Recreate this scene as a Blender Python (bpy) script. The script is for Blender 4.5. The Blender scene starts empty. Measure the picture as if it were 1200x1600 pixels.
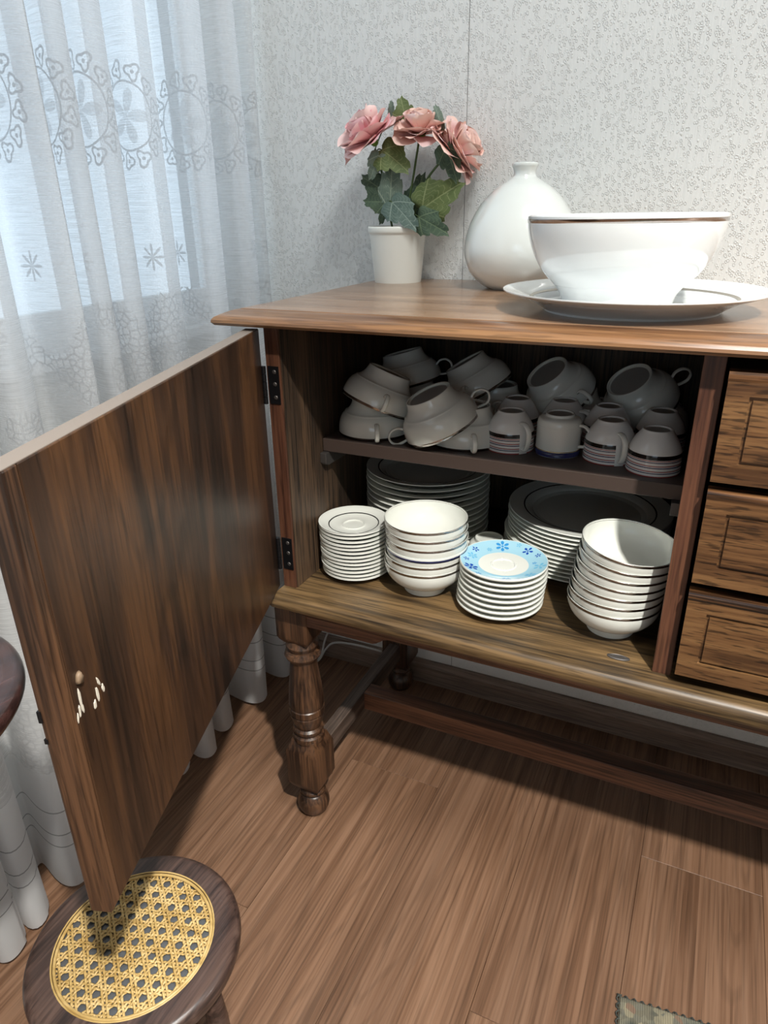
import bpy, bmesh, math, random
from mathutils import Vector, Matrix, Quaternion
random.seed(7)
C = bpy.context.scene.collection
PI = math.pi

# ------------------------------------------------------------------ camera
cam_d = bpy.data.cameras.new('camera'); cam = bpy.data.objects.new('camera', cam_d); C.objects.link(cam)
_yaw, _pitch, _roll = 0.44584, 0.40993, -0.01691
_f = Vector((-math.sin(_yaw)*math.cos(_pitch), math.cos(_yaw)*math.cos(_pitch), -math.sin(_pitch)))
_r = Vector((math.cos(_yaw), math.sin(_yaw), 0)); _u = _r.cross(_f)
_r2 = _r*math.cos(_roll) + _u*math.sin(_roll); _u2 = _u*math.cos(_roll) - _r*math.sin(_roll)
_m = Matrix((_r2, _u2, -_f)).transposed().to_4x4(); _m.translation = (0.6602, -0.9343, 1.2029)
cam.matrix_world = _m
cam_d.sensor_fit = 'VERTICAL'; cam_d.sensor_height = 36; cam_d.lens = 1082.7/1600*36; cam_d.clip_start = 0.02
S = bpy.context.scene; S.camera = cam

# ------------------------------------------------------------------ sky, lamps, exposure
W = bpy.data.worlds.new('overcast_sky'); S.world = W; W.use_nodes = True
bg = W.node_tree.nodes['Background']; bg.inputs[0].default_value = (0.72, 0.85, 1.0, 1); bg.inputs[1].default_value = 1.45

def point(name, loc, power, col, rad):
    l = bpy.data.lights.new(name, 'POINT'); l.energy = power; l.color = col; l.shadow_soft_size = rad
    o = bpy.data.objects.new(name, l); o.location = loc; C.objects.link(o); return o
def spot(name, loc, power, col, rad, deg, blend):
    l = bpy.data.lights.new(name, 'SPOT'); l.energy = power; l.color = col; l.shadow_soft_size = rad
    l.spot_size = math.radians(deg); l.spot_blend = blend
    o = bpy.data.objects.new(name, l); o.location = loc; C.objects.link(o); return o
spot('ceiling_downlight', (1.40, -1.32, 2.84), 430, (1, .965, .89), .045, 112, .62)
point('standing_lamp', (2.05, .12, 1.75), 16, (1, .975, .94), .13)
def panel(name, loc, power, col, sz):
    l = bpy.data.lights.new(name, 'AREA'); l.energy = power; l.color = col; l.size = sz
    o = bpy.data.objects.new(name, l); o.location = loc; C.objects.link(o)
panel('added_fill_panel', (.95, -.50, 2.86), 25, (.96, 1, 1), .6)  # added overhead fill, no seen fixture: brightens wall and tabletop, spares the interior
def portal(name, loc, rot, sx, sy):
    l = bpy.data.lights.new(name, 'AREA'); l.shape = 'RECTANGLE'; l.size = sx; l.size_y = sy; l.cycles.is_portal = True
    o = bpy.data.objects.new(name, l); o.location = loc; o.rotation_euler = rot; C.objects.link(o)
portal('window_portal', (-.53, -.40, 1.63), (0, -PI/2, 0), 1.2, 1.84)
S.view_settings.view_transform = 'Standard'; S.view_settings.look = 'None'
S.view_settings.gamma = 1; S.view_settings.use_curve_mapping = False
S.view_settings.exposure = 0.15
S.cycles.use_denoising = True
S.cycles.max_bounces = 10; S.cycles.diffuse_bounces = 5; S.cycles.transparent_max_bounces = 24

# ------------------------------------------------------------------ node helpers
def new_mat(name):
    m = bpy.data.materials.new(name); m.use_nodes = True
    nt = m.node_tree; return m, nt, nt.nodes['Principled BSDF']
def N(nt, t, **kw):
    n = nt.nodes.new(t)
    for k, v in kw.items():
        if k.startswith('i_'):
            key = k[2:]; key = int(key) if key.isdigit() else key.replace('_', ' ')
            n.inputs[key].default_value = v
        else: setattr(n, k, v)
    return n
def L(nt, a, b): nt.links.new(a, b)
def math_n(nt, op, a, b=None, clamp=False):
    n = nt.nodes.new('ShaderNodeMath'); n.operation = op; n.use_clamp = clamp
    for i, v in enumerate((a, b)):
        if v is None: continue
        if isinstance(v, (int, float)): n.inputs[i].default_value = v
        else: L(nt, v, n.inputs[i])
    return n.outputs[0]
def ramp(nt, fac, stops):
    n = nt.nodes.new('ShaderNodeValToRGB'); cr = n.color_ramp
    while len(cr.elements) < len(stops): cr.elements.new(0.5)
    for e, (p, c) in zip(cr.elements, stops): e.position = p; e.color = (c[0], c[1], c[2], 1)
    if fac is not None: L(nt, fac, n.inputs[0])
    return n.outputs[0]
def mixc(nt, fac, a, b, mode='MIX'):
    n = nt.nodes.new('ShaderNodeMix'); n.data_type = 'RGBA'; n.blend_type = mode
    for i, v in ((0, fac), (6, a), (7, b)):
        if isinstance(v, (int, float)): n.inputs[i].default_value = v
        elif isinstance(v, tuple): n.inputs[i].default_value = (v[0], v[1], v[2], 1)
        else: L(nt, v, n.inputs[i])
    return n.outputs[2]
def srgb(r, g, b):
    f = lambda c: (c/255/12.92) if c/255 <= .04045 else ((c/255+.055)/1.055)**2.4
    return (f(r), f(g), f(b))
def plain(name, col, rough=.5, metal=0, coat=0, spec=.5):
    m, nt, p = new_mat(name)
    p.inputs['Base Color'].default_value = (*col, 1); p.inputs['Roughness'].default_value = rough
    p.inputs['Metallic'].default_value = metal; p.inputs['Coat Weight'].default_value = coat
    p.inputs['Specular IOR Level'].default_value = spec
    return m
def bump(nt, p, h, strength, dist):
    b = N(nt, 'ShaderNodeBump'); b.inputs['Strength'].default_value = strength; b.inputs['Distance'].default_value = dist
    L(nt, h, b.inputs['Height']); L(nt, b.outputs[0], p.inputs['Normal'])

def wood(name, dark, mid, light, axis='x', fig=(1.2, 12), fib=(5, 220), pore=(14, 260), pore_amt=.6, rough=.35, fib_amt=.75,
         per_object=False, coat=0.0, distort=1.2, bumpd=.0004, spec=.5, strips=None, rings=None):
    m, nt, p = new_mat(name)
    tc = N(nt, 'ShaderNodeTexCoord').outputs['Object']
    if strips or per_object:
        oi = N(nt, 'ShaderNodeObjectInfo')
        sep = N(nt, 'ShaderNodeSeparateXYZ'); L(nt, tc, sep.inputs[0])
        off = math_n(nt, 'MULTIPLY', oi.outputs['Random'], 37.0)
        if strips:
            si = math_n(nt, 'FLOOR', math_n(nt, 'DIVIDE', math_n(nt, 'ADD', sep.outputs[0], 5*strips), strips))
            off = math_n(nt, 'ADD', off, math_n(nt, 'MULTIPLY', si, 3.37))
        cmb = N(nt, 'ShaderNodeCombineXYZ')
        for k in range(3): L(nt, off, cmb.inputs[k])
        va = N(nt, 'ShaderNodeVectorMath', operation='ADD'); L(nt, tc, va.inputs[0]); L(nt, cmb.outputs[0], va.inputs[1]); tc = va.outputs[0]
    def stretched(lo, hi, detail, dist=0.0):
        mp = N(nt, 'ShaderNodeMapping')
        mp.inputs['Scale'].default_value = {'x': (lo, hi, hi), 'y': (hi, lo, hi), 'z': (hi, hi, lo)}[axis]
        L(nt, tc, mp.inputs[0])
        n = N(nt, 'ShaderNodeTexNoise'); n.inputs['Scale'].default_value = 1; n.inputs['Detail'].default_value = detail
        n.inputs['Distortion'].default_value = dist
        L(nt, mp.outputs[0], n.inputs['Vector']); return n.outputs['Fac']
    f1 = stretched(fig[0], fig[1], 4, distort)
    f2 = stretched(fib[0], fib[1], 3)
    f3 = stretched(pore[0], pore[1], 2)
    a = math_n(nt, 'MULTIPLY_ADD', f2, fib_amt); nt.nodes[-1].inputs[2].default_value = -fib_amt*.5
    t = math_n(nt, 'ADD', f1, a, True)
    col = ramp(nt, t, [(.33, dark), (.5, mid), (.68, light)])
    pm = ramp(nt, f3, [(.36, (1-pore_amt,)*3), (.46, (1, 1, 1))])
    col = mixc(nt, 1.0, col, pm, 'MULTIPLY')
    if rings:
        f4 = stretched(rings[0], rings[1], 1.5, .25)
        sw = math_n(nt, 'SINE', math_n(nt, 'MULTIPLY', f4, rings[2]))
        rm = ramp(nt, sw, [(.0, (1, 1, 1)), (.55, (1, 1, 1)), (.95, (1-rings[3],)*3)])
        col = mixc(nt, 1.0, col, rm, 'MULTIPLY')
    if strips:
        wn = N(nt, 'ShaderNodeTexWhiteNoise'); wn.noise_dimensions = '1D'; L(nt, off, wn.inputs['W'])
        tint = ramp(nt, wn.outputs['Value'], [(0, (.86, .85, .85)), (1, (1.1, 1.09, 1.08))])
        col = mixc(nt, 1.0, col, tint, 'MULTIPLY')
    L(nt, col, p.inputs['Base Color'])
    p.inputs['Roughness'].default_value = rough; p.inputs['Coat Weight'].default_value = coat
    p.inputs['Coat Roughness'].default_value = .15; p.inputs['Specular IOR Level'].default_value = spec
    bump(nt, p, f2, .25, bumpd)
    return m

# ------------------------------------------------------------------ mesh helpers
def obj(name, bm, mat, parent=None, loc=None, smooth=False, rot=None, bevel=0, world=False):
    """link ONE mesh object. world=True: the bmesh is in world coordinates, shift it under its parent"""
    if world and parent is not None:
        off = Vector((0, 0, 0)); q = parent
        while q is not None: off += q.location; q = q.parent
        bmesh.ops.translate(bm, vec=-off, verts=bm.verts)
    me = bpy.data.meshes.new(name); bmesh.ops.recalc_face_normals(bm, faces=bm.faces); bm.to_mesh(me); bm.free()
    for m in (mat if isinstance(mat, (list, tuple)) else [mat]): me.materials.append(m)
    if smooth: me.polygons.foreach_set('use_smooth', [True]*len(me.polygons))
    o = bpy.data.objects.new(name, me); C.objects.link(o)
    if parent is not None: o.parent = parent
    if loc is not None: o.location = loc
    if rot is not None: o.rotation_euler = rot
    if bevel:
        b = o.modifiers.new('bevel', 'BEVEL'); b.width = bevel; b.segments = 2; b.limit_method = 'ANGLE'
    return o
def smooth_angle(o, deg=35):
    me = o.data
    me.polygons.foreach_set('use_smooth', [True]*len(me.polygons))
    try: me.set_sharp_from_angle(angle=math.radians(deg))
    except Exception: pass
    return o
def empty(name, loc=(0, 0, 0), rot=(0, 0, 0)):
    o = bpy.data.objects.new(name, None); o.empty_display_size = .05; C.objects.link(o); o.location = loc; o.rotation_euler = rot; return o
def tag(o, label=None, cat=None, group=None, kind=None):
    if label: o['label'] = label
    if cat: o['category'] = cat
    if group: o['group'] = group
    if kind: o['kind'] = kind
    return o
def thing(name, label, cat, loc=(0, 0, 0), rot=(0, 0, 0), group=None): return tag(empty(name, loc, rot), label, cat, group)
def dup(root):
    r = root.copy(); C.objects.link(r)
    for ch in list(root.children):
        c = ch.copy(); C.objects.link(c); c.parent = r
        for g in list(ch.children):
            d = g.copy(); C.objects.link(d); d.parent = c
    return r
def box(bm, lo, hi, mi=0):
    v = [bm.verts.new((x, y, z)) for x in (lo[0], hi[0]) for y in (lo[1], hi[1]) for z in (lo[2], hi[2])]
    for q in ((0, 1, 3, 2), (4, 6, 7, 5), (0, 4, 5, 1), (2, 3, 7, 6), (0, 2, 6, 4), (1, 5, 7, 3)):
        f = bm.faces.new([v[i] for i in q]); f.material_index = mi
    return v
def B(*boxes):
    bm = bmesh.new()
    for lo, hi in boxes: box(bm, lo, hi)
    return bm
def lathe(prof, n=44, bm=None, mats=None, close=True, sx=1, sy=1, at=None):
    bm = bm or bmesh.new(); rings = []
    for r, z in prof:
        if r < 1e-6: rings.append([bm.verts.new((0, 0, z))])
        else: rings.append([bm.verts.new((r*sx*math.cos(2*PI*i/n), r*sy*math.sin(2*PI*i/n), z)) for i in range(n)])
    for k in range(len(rings)-1):
        a, b = rings[k], rings[k+1]
        for i in range(n):
            j = (i+1) % n
            if len(a) == 1 and len(b) == 1: continue
            if len(a) == 1: f = bm.faces.new((a[0], b[j], b[i]))
            elif len(b) == 1: f = bm.faces.new((a[i], a[j], b[0]))
            else: f = bm.faces.new((a[i], a[j], b[j], b[i]))
            if mats: f.material_index = mats[k]
    if at: bmesh.ops.translate(bm, vec=at, verts=bm.verts)
    return bm
def smooth_prof(pts, sub=4):
    """Catmull-Rom through the profile points"""
    out = []
    for i in range(len(pts)-1):
        p0 = pts[max(i-1, 0)]; p1 = pts[i]; p2 = pts[i+1]; p3 = pts[min(i+2, len(pts)-1)]
        for s in range(sub):
            t = s/sub
            out.append(tuple(.5*((2*p1[k]) + (-p0[k]+p2[k])*t + (2*p0[k]-5*p1[k]+4*p2[k]-p3[k])*t*t + (-p0[k]+3*p1[k]-3*p2[k]+p3[k])*t**3) for k in (0, 1)))
    out.append(pts[-1]); return [(max(r, 0), z) for r, z in out]
def spline(pts, sub=6):
    P = [Vector(p) for p in pts]; out = []
    for i in range(len(P)-1):
        p0 = P[max(i-1, 0)]; p1 = P[i]; p2 = P[i+1]; p3 = P[min(i+2, len(P)-1)]
        for s in range(sub):
            t = s/sub
            out.append(.5*((2*p1) + (p2-p0)*t + (2*p0-5*p1+4*p2-p3)*t*t + (3*p1-p0-3*p2+p3)*t**3))
    out.append(P[-1]); return out
def tube(pts, r, n=8, bm=None, w=None, side=None):
    """tube along pts; r radius (or list); w: optional second radius along `side`"""
    bm = bm or bmesh.new(); pts = [Vector(p) for p in pts]; rings = []; up = None
    for i, p in enumerate(pts):
        t = (pts[min(i+1, len(pts)-1)] - pts[max(i-1, 0)]).normalized()
        if side is not None: a = Vector(side)
        else: a = up if up is not None else (Vector((0, 0, 1)) if abs(t.z) < .9 else Vector((1, 0, 0)))
        a = (a - t*a.dot(t)).normalized(); b = t.cross(a); up = a
        rr = r[i] if isinstance(r, (list, tuple)) else r; ww = w if w else rr
        rings.append([bm.verts.new(p + a*ww*math.cos(2*PI*k/n) + b*rr*math.sin(2*PI*k/n)) for k in range(n)])
    for i in range(len(rings)-1):
        for k in range(n): bm.faces.new((rings[i][k], rings[i][(k+1) % n], rings[i+1][(k+1) % n], rings[i+1][k]))
    bm.faces.new(rings[0][::-1]); bm.faces.new(rings[-1]); return bm
def rect_loft(levels):
    """levels: list of (x0,y0,x1,y1,z): stacked rectangles joined into a solid"""
    bm = bmesh.new(); R = []
    for x0, y0, x1, y1, z in levels: R.append([bm.verts.new(c) for c in ((x0, y0, z), (x1, y0, z), (x1, y1, z), (x0, y1, z))])
    for a, b in zip(R, R[1:]):
        for i in range(4): bm.faces.new((a[i], a[(i+1) % 4], b[(i+1) % 4], b[i]))
    bm.faces.new(R[0][::-1]); bm.faces.new(R[-1]); return bm
def prism(poly, axis, a, b):
    """extrude a 2-D polygon: axis 'y': poly in (x,z); axis 'x': poly in (y,z); axis 'z': poly in (x,y)"""
    bm = bmesh.new()
    mk = {'y': lambda p, t: (p[0], t, p[1]), 'x': lambda p, t: (t, p[0], p[1]), 'z': lambda p, t: (p[0], p[1], t)}[axis]
    A = [bm.verts.new(mk(p, a)) for p in poly]; D = [bm.verts.new(mk(p, b)) for p in poly]; n = len(poly)
    for i in range(n): bm.faces.new((A[i], A[(i+1) % n], D[(i+1) % n], D[i]))
    bm.faces.new(A[::-1]); bm.faces.new(D); return bm

# ------------------------------------------------------------------ materials
CER = plain('white_porcelain', (.80, .82, .77), .10, coat=.35); CER.node_tree.nodes['Principled BSDF'].inputs['Coat Roughness'].default_value = .04
CERS = plain('bright_porcelain', (.76, .785, .79), .09, coat=.5); CERS.node_tree.nodes['Principled BSDF'].inputs['Coat Roughness'].default_value = .03
CERV = plain('glazed_white_vase', (.74, .77, .745), .10, coat=1.0); CERV.node_tree.nodes['Principled BSDF'].inputs['Coat Roughness'].default_value = .03
UNGL = plain('unglazed_base', (.30, .30, .29), .7)
SILVER = plain('platinum_rim', (.42, .38, .36), .16, metal=1)
SILVER2 = plain('pale_platinum_line', (.52, .48, .42), .3, metal=.8)
RING = plain('dark_platinum_line', (.05, .048, .05), .25, metal=.4)
NAVY = plain('cobalt_line', (.02, .025, .11), .2)
GOLD = plain('gilt_line', (.55, .38, .15), .25, metal=1)
BLUEZ = plain('pale_blue_glaze', srgb(168, 214, 234), .1, coat=.3)
FLB = plain('bright_blue_print', srgb(62, 150, 214), .15); FLD = plain('deep_blue_print', srgb(30, 78, 176), .15); FLP = plain('pale_print', srgb(118, 190, 226), .15)
POTM = plain('white_painted_pot', (.80, .80, .74), .38)
BLACKM = plain('black_iron', (.012, .012, .014), .45, metal=.6)
GREYM = plain('worn_metal', (.11, .10, .095), .5, metal=.7)
PLASTIC = plain('white_cable', (.6, .6, .58), .4)
SHELFM = plain('brown_melamine', (.062, .043, .036), .42)
PAINT = plain('plaster_white', (.78, .79, .77), .8)
CEIL = plain('ceiling_white', (.8, .8, .78), .9)
FRAMEM = plain('white_window_frame', (.8, .82, .83), .35)
FILLM = plain('dried_filler', (.56, .51, .43), .7); FILLB = plain('tan_plug', (.20, .135, .085), .6)

SB_DARK, SB_MID, SB_LITE = (.020, .010, .006), (.062, .030, .016), (.12, .058, .029)
W_TOP = wood('tabletop_oak', (.20, .115, .066), (.29, .175, .105), (.37, .235, .145), 'x', rough=.26, pore_amt=.3, coat=.25, fib_amt=.4, fig=(1.2, 16))
W_EDGE = wood('solid_edge_wood', (.11, .050, .022), (.20, .098, .044), (.29, .155, .072), 'x', rough=.28, pore_amt=.35, coat=.25, fib_amt=.4, fig=(1.2, 20))
W_SBX = wood('rosewood_across', SB_DARK, (.135, .060, .024), (.24, .118, .048), 'x', fig=(1.5, 22), rough=.32, pore_amt=.55)
W_SBZ = wood('rosewood_upright', SB_DARK, SB_MID, SB_LITE, 'z', fig=(1.5, 20), rough=.35, pore_amt=.45)
W_RED = wood('mahogany_upright', (.04, .015, .009), (.085, .033, .019), (.125, .052, .028), 'z', fig=(1.5, 20), rough=.4, pore_amt=.35)
W_REDX = wood('mahogany_rail', (.05, .021, .013), (.12, .051, .028), (.19, .084, .045), 'x', fig=(1.0, 26), rough=.38, pore_amt=.45)
W_REDY = wood('mahogany_rail_deep', (.04, .028, .022), (.085, .060, .047), (.14, .10, .08), 'y', fig=(1.0, 26), rough=.5, pore_amt=.4)
W_DOOR = wood('walnut_veneer_door', (.013, .0075, .005), (.043, .021, .0115), (.105, .047, .019), 'z', fig=(1.2, 8), fib=(4, 150), rough=.36, pore_amt=.35, distort=1.6, fib_amt=.25, rings=(.8, 5, 90, .22))
W_BOARD = wood('walnut_board', (.042, .026, .013), (.108, .066, .029), (.18, .110, .048), 'x', fig=(1.3, 16), rough=.4, pore_amt=.45, distort=1.6, rings=(.8, 9, 120, .3))
W_DRAW = wood('oak_drawer', (.06, .026, .010), (.135, .064, .025), (.20, .105, .042), 'x', fig=(1.5, 24), pore=(30, 300), rough=.38, pore_amt=.65, fib_amt=.5)
W_IN = wood('dark_inside_panel', (.022, .014, .009), (.060, .036, .021), (.11, .064, .035), 'z', fig=(1.2, 14), rough=.55)
W_FLOOR = wood('laminate_plank', (.140, .072, .040), (.200, .109, .064), (.25, .143, .088), 'y', fig=(1.0, 22), fib=(2.5, 230), pore=(5, 260), pore_amt=.25,
               rough=.42, strips=.0732, distort=1.4, bumpd=.0001, fib_amt=.7, rings=(.45, 7, 170, .15))
W_BASE = wood('baseboard_wood', (.11, .075, .06), (.20, .145, .115), (.28, .21, .17), 'x', rough=.5, pore_amt=.3)
W_STOOL = wood('dark_stool_wood', (.030, .018, .015), (.062, .036, .029), (.10, .060, .047), 'y', fig=(3, 40), rough=.33, pore_amt=.3, coat=.2)
W_STAND = wood('dark_gloss_wood', (.020, .009, .008), (.045, .020, .017), (.07, .032, .028), 'y', fig=(2, 14), rough=.2, pore_amt=.2, coat=.5)
CANE = wood('golden_cane', (.38, .24, .075), (.50, .34, .125), (.60, .43, .19), 'x', fig=(14, 40), rough=.42, pore_amt=.0, fib_amt=.2)
CANEB = plain('grey_backing', (.085, .090, .098), .35, coat=.3)

def wallpaper_mat():
    m, nt, p = new_mat('embossed_wallpaper')
    p.inputs['Base Color'].default_value = (.80, .815, .80, 1); p.inputs['Roughness'].default_value = .62
    tc = N(nt, 'ShaderNodeTexCoord').outputs['Object']
    mp = N(nt, 'ShaderNodeMapping'); mp.inputs['Scale'].default_value = (185, 185, 135); L(nt, tc, mp.inputs[0])
    v = N(nt, 'ShaderNodeTexVoronoi'); v.inputs['Scale'].default_value = 1; v.inputs['Randomness'].default_value = .95; L(nt, mp.outputs[0], v.inputs['Vector'])
    ring = math_n(nt, 'ABSOLUTE', math_n(nt, 'SUBTRACT', v.outputs['Distance'], .36))
    ring = ramp(nt, ring, [(.0, (1, 1, 1)), (.13, (0, 0, 0))])
    mp2 = N(nt, 'ShaderNodeMapping'); mp2.inputs['Scale'].default_value = (170, 170, 9); L(nt, tc, mp2.inputs[0])
    n2 = N(nt, 'ShaderNodeTexNoise'); n2.inputs['Scale'].default_value = 1; n2.inputs['Detail'].default_value = 2; L(nt, mp2.outputs[0], n2.inputs['Vector'])
    n3 = N(nt, 'ShaderNodeTexNoise'); n3.inputs['Scale'].default_value = 38; L(nt, tc, n3.inputs['Vector'])
    gate = ramp(nt, n3.outputs['Fac'], [(.32, (0, 0, 0)), (.48, (1, 1, 1))])
    h = math_n(nt, 'ADD', math_n(nt, 'MULTIPLY', ring, gate), math_n(nt, 'MULTIPLY', n2.outputs['Fac'], .9))
    bump(nt, p, h, .62, .0018)
    return m
WALLP = wallpaper_mat()

def glass_mat():
    m, nt, p = new_mat('window_glass'); nt.nodes.remove(p)
    out = nt.nodes['Material Output']
    t = N(nt, 'ShaderNodeBsdfTransparent'); t.inputs[0].default_value = (.94, .97, .97, 1)
    g = N(nt, 'ShaderNodeBsdfGlossy'); g.inputs['Roughness'].default_value = .02
    lw = N(nt, 'ShaderNodeLayerWeight'); mx = N(nt, 'ShaderNodeMixShader')
    fr = math_n(nt, 'ADD', math_n(nt, 'MULTIPLY', math_n(nt, 'POWER', lw.outputs['Facing'], 5), .96), .04); L(nt, fr, mx.inputs[0]); L(nt, t.outputs[0], mx.inputs[1]); L(nt, g.outputs[0], mx.inputs[2]); L(nt, mx.outputs[0], out.inputs[0])
    return m
GLASS = glass_mat()

def lace_mat():
    m, nt, p = new_mat('sheer_lace'); nt.nodes.remove(p); out = nt.nodes['Material Output']
    uv = N(nt, 'ShaderNodeUVMap'); sp = N(nt, 'ShaderNodeSeparateXYZ'); L(nt, uv.outputs[0], sp.inputs[0])
    U, V = sp.outputs[0], sp.outputs[1]
    M = lambda op, a, b=None, c=False: math_n(nt, op, a, b, c)
    def less(a, b): return M('LESS_THAN', a, b)
    # woven slub threads running across
    mp = N(nt, 'ShaderNodeMapping'); mp.inputs['Scale'].default_value = (14, 900, 1); L(nt, uv.outputs[0], mp.inputs[0])
    th = N(nt, 'ShaderNodeTexNoise'); th.noise_dimensions = '2D'; th.inputs['Scale'].default_value = 1; th.inputs['Detail'].default_value = 2; L(nt, mp.outputs[0], th.inputs['Vector'])
    thread = ramp(nt, th.outputs['Fac'], [(.36, (0, 0, 0)), (.64, (1, 1, 1))])
    # medallions: a ring of small trefoils round a leafy centre
    tw, thh = .27, .62
    row = M('FLOOR', M('DIVIDE', M('ADD', V, .19), thh))
    u1 = M('ADD', M('DIVIDE', U, tw), M('MULTIPLY', row, .5))
    du = M('MULTIPLY', M('SUBTRACT', M('FRACT', u1), .5), tw)
    dv = M('MULTIPLY', M('SUBTRACT', M('FRACT', M('DIVIDE', M('ADD', V, .19), thh)), .5), thh)
    r = M('SQRT', M('ADD', M('MULTIPLY', du, du), M('MULTIPLY', dv, dv))); an = M('ARCTAN2', dv, du)
    n, R = 13, .070
    s = M('MULTIPLY', M('SUBTRACT', M('FRACT', M('MULTIPLY', an, n/(2*PI))), .5), 2*PI*R/n)
    dr = M('SUBTRACT', r, R)
    d2 = M('SQRT', M('ADD', M('MULTIPLY', s, s), M('MULTIPLY', dr, dr)))
    lob = M('MULTIPLY', M('ADD', 1.0, M('MULTIPLY', M('COSINE', M('MULTIPLY', M('ARCTAN2', dr, s), 3)), .28)), .0112)
    tre = less(M('ABSOLUTE', M('SUBTRACT', d2, lob)), .0022)
    dot = less(d2, .0032)
    inner = less(M('ABSOLUTE', M('SUBTRACT', r, .053)), .0016)
    leafy = M('MULTIPLY', less(r, M('MULTIPLY', M('ABSOLUTE', M('COSINE', M('MULTIPLY', an, 2.5))), .044)), .5)
    # small sprigs between the medallions
    sx = M('SUBTRACT', M('FRACT', M('ADD', M('MULTIPLY', U, 1/.2), .5)), .5); sy = M('SUBTRACT', M('FRACT', M('ADD', M('DIVIDE', M('ADD', V, .19), thh), .5)), .5)
    sx = M('MULTIPLY', sx, .2); sy = M('MULTIPLY', M('SUBTRACT', sy, .13), thh)
    r3 = M('SQRT', M('ADD', M('MULTIPLY', sx, sx), M('MULTIPLY', sy, sy)))
    spr = M('MULTIPLY', less(r3, M('MULTIPLY', M('ADD', 1.0, M('COSINE', M('MULTIPLY', M('ARCTAN2', sy, sx), 8))), .012)), .8)
    pat = M('MAXIMUM', M('MAXIMUM', tre, dot), M('MAXIMUM', M('MAXIMUM', inner, leafy), spr))
    pat = M('MULTIPLY', pat, M('GREATER_THAN', V, .27))
    # crochet band
    vo = N(nt, 'ShaderNodeTexVoronoi'); vo.voronoi_dimensions = '2D'; vo.feature = 'DISTANCE_TO_EDGE'; vo.inputs['Scale'].default_value = 70; L(nt, uv.outputs[0], vo.inputs['Vector'])
    net = less(vo.outputs['Distance'], .10)
    wob = N(nt, 'ShaderNodeTexNoise'); wob.noise_dimensions = '2D'; wob.inputs['Scale'].default_value = 7; wob.inputs['Detail'].default_value = 1; L(nt, uv.outputs[0], wob.inputs['Vector'])
    blob = M('GREATER_THAN', wob.outputs['Fac'], .53)
    vv = M('ADD', V, M('MULTIPLY', wob.outputs['Fac'], .06))
    band = M('MULTIPLY', M('GREATER_THAN', vv, .33), less(vv, 1.10))
    crochet = M('MULTIPLY', M('MULTIPLY', net, band), blob)
    # drawn-thread hem lines
    hem = None
    for z in (.120, .150, .205): 
        q = less(M('ABSOLUTE', M('SUBTRACT', V, z)), .0014); hem = q if hem is None else M('MAXIMUM', hem, q)
    solid = M('MULTIPLY', less(V, .30), .32)
    low = M('MULTIPLY', M('SUBTRACT', 1.1, V), .12, True)
    op = M('ADD', M('ADD', .60, M('MULTIPLY', thread, .22)), M('ADD', solid, low))
    op = M('ADD', op, M('MULTIPLY', M('MAXIMUM', pat, crochet), .30), True)
    colr = mixc(nt, M('MAXIMUM', M('MULTIPLY', M('MAXIMUM', pat, crochet), .45), hem), (.84, .85, .86), (.42, .43, .44))
    df = N(nt, 'ShaderNodeBsdfDiffuse'); tr = N(nt, 'ShaderNodeBsdfTranslucent'); tp = N(nt, 'ShaderNodeBsdfTransparent')
    L(nt, colr, df.inputs[0]); L(nt, colr, tr.inputs[0])
    m1 = N(nt, 'ShaderNodeMixShader'); m1.inputs[0].default_value = .56; L(nt, df.outputs[0], m1.inputs[1]); L(nt, tr.outputs[0], m1.inputs[2])
    m2 = N(nt, 'ShaderNodeMixShader'); L(nt, op, m2.inputs[0]); L(nt, tp.outputs[0], m2.inputs[1]); L(nt, m1.outputs[0], m2.inputs[2])
    L(nt, m2.outputs[0], out.inputs[0]); return m
LACE = lace_mat()

def striped_mat():
    """printed stripes of the little cups: the black band and thin navy and red lines follow the cup's own height"""
    m, nt, p = new_mat('striped_cup_print')
    tc = N(nt, 'ShaderNodeTexCoord').outputs['Object']; sp = N(nt, 'ShaderNodeSeparateXYZ'); L(nt, tc, sp.inputs[0])
    x, y, z = sp.outputs
    n = N(nt, 'ShaderNodeValToRGB'); cr = n.color_ramp; cr.interpolation = 'CONSTANT'
    wht, blk, red, nav = (.80, .80, .78, 1), (.006, .006, .008, 1), (.33, .05, .045, 1), (.03, .03, .09, 1)
    st = [(0, red), (.05, wht), (.16, nav), (.20, wht), (.25, red), (.29, wht), (.41, nav), (.455, wht), (.50, red), (.54, wht), (.66, nav), (.70, wht), (.74, red), (.775, wht), (.80, blk), (.995, wht)]
    while len(cr.elements) < len(st): cr.elements.new(.5)
    for e, (pp, c) in zip(cr.elements, st): e.position = pp; e.color = c
    L(nt, math_n(nt, 'DIVIDE', z, .034), n.inputs[0])
    gap = math_n(nt, 'MULTIPLY', math_n(nt, 'LESS_THAN', math_n(nt, 'ABSOLUTE', y), .0075), math_n(nt, 'GREATER_THAN', x, 0))
    col = mixc(nt, gap, n.outputs[0], (.80, .80, .78))
    L(nt, col, p.inputs['Base Color']); p.inputs['Roughness'].default_value = .1; p.inputs['Coat Weight'].default_value = .3
    return m
STRIPE = striped_mat()

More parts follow.
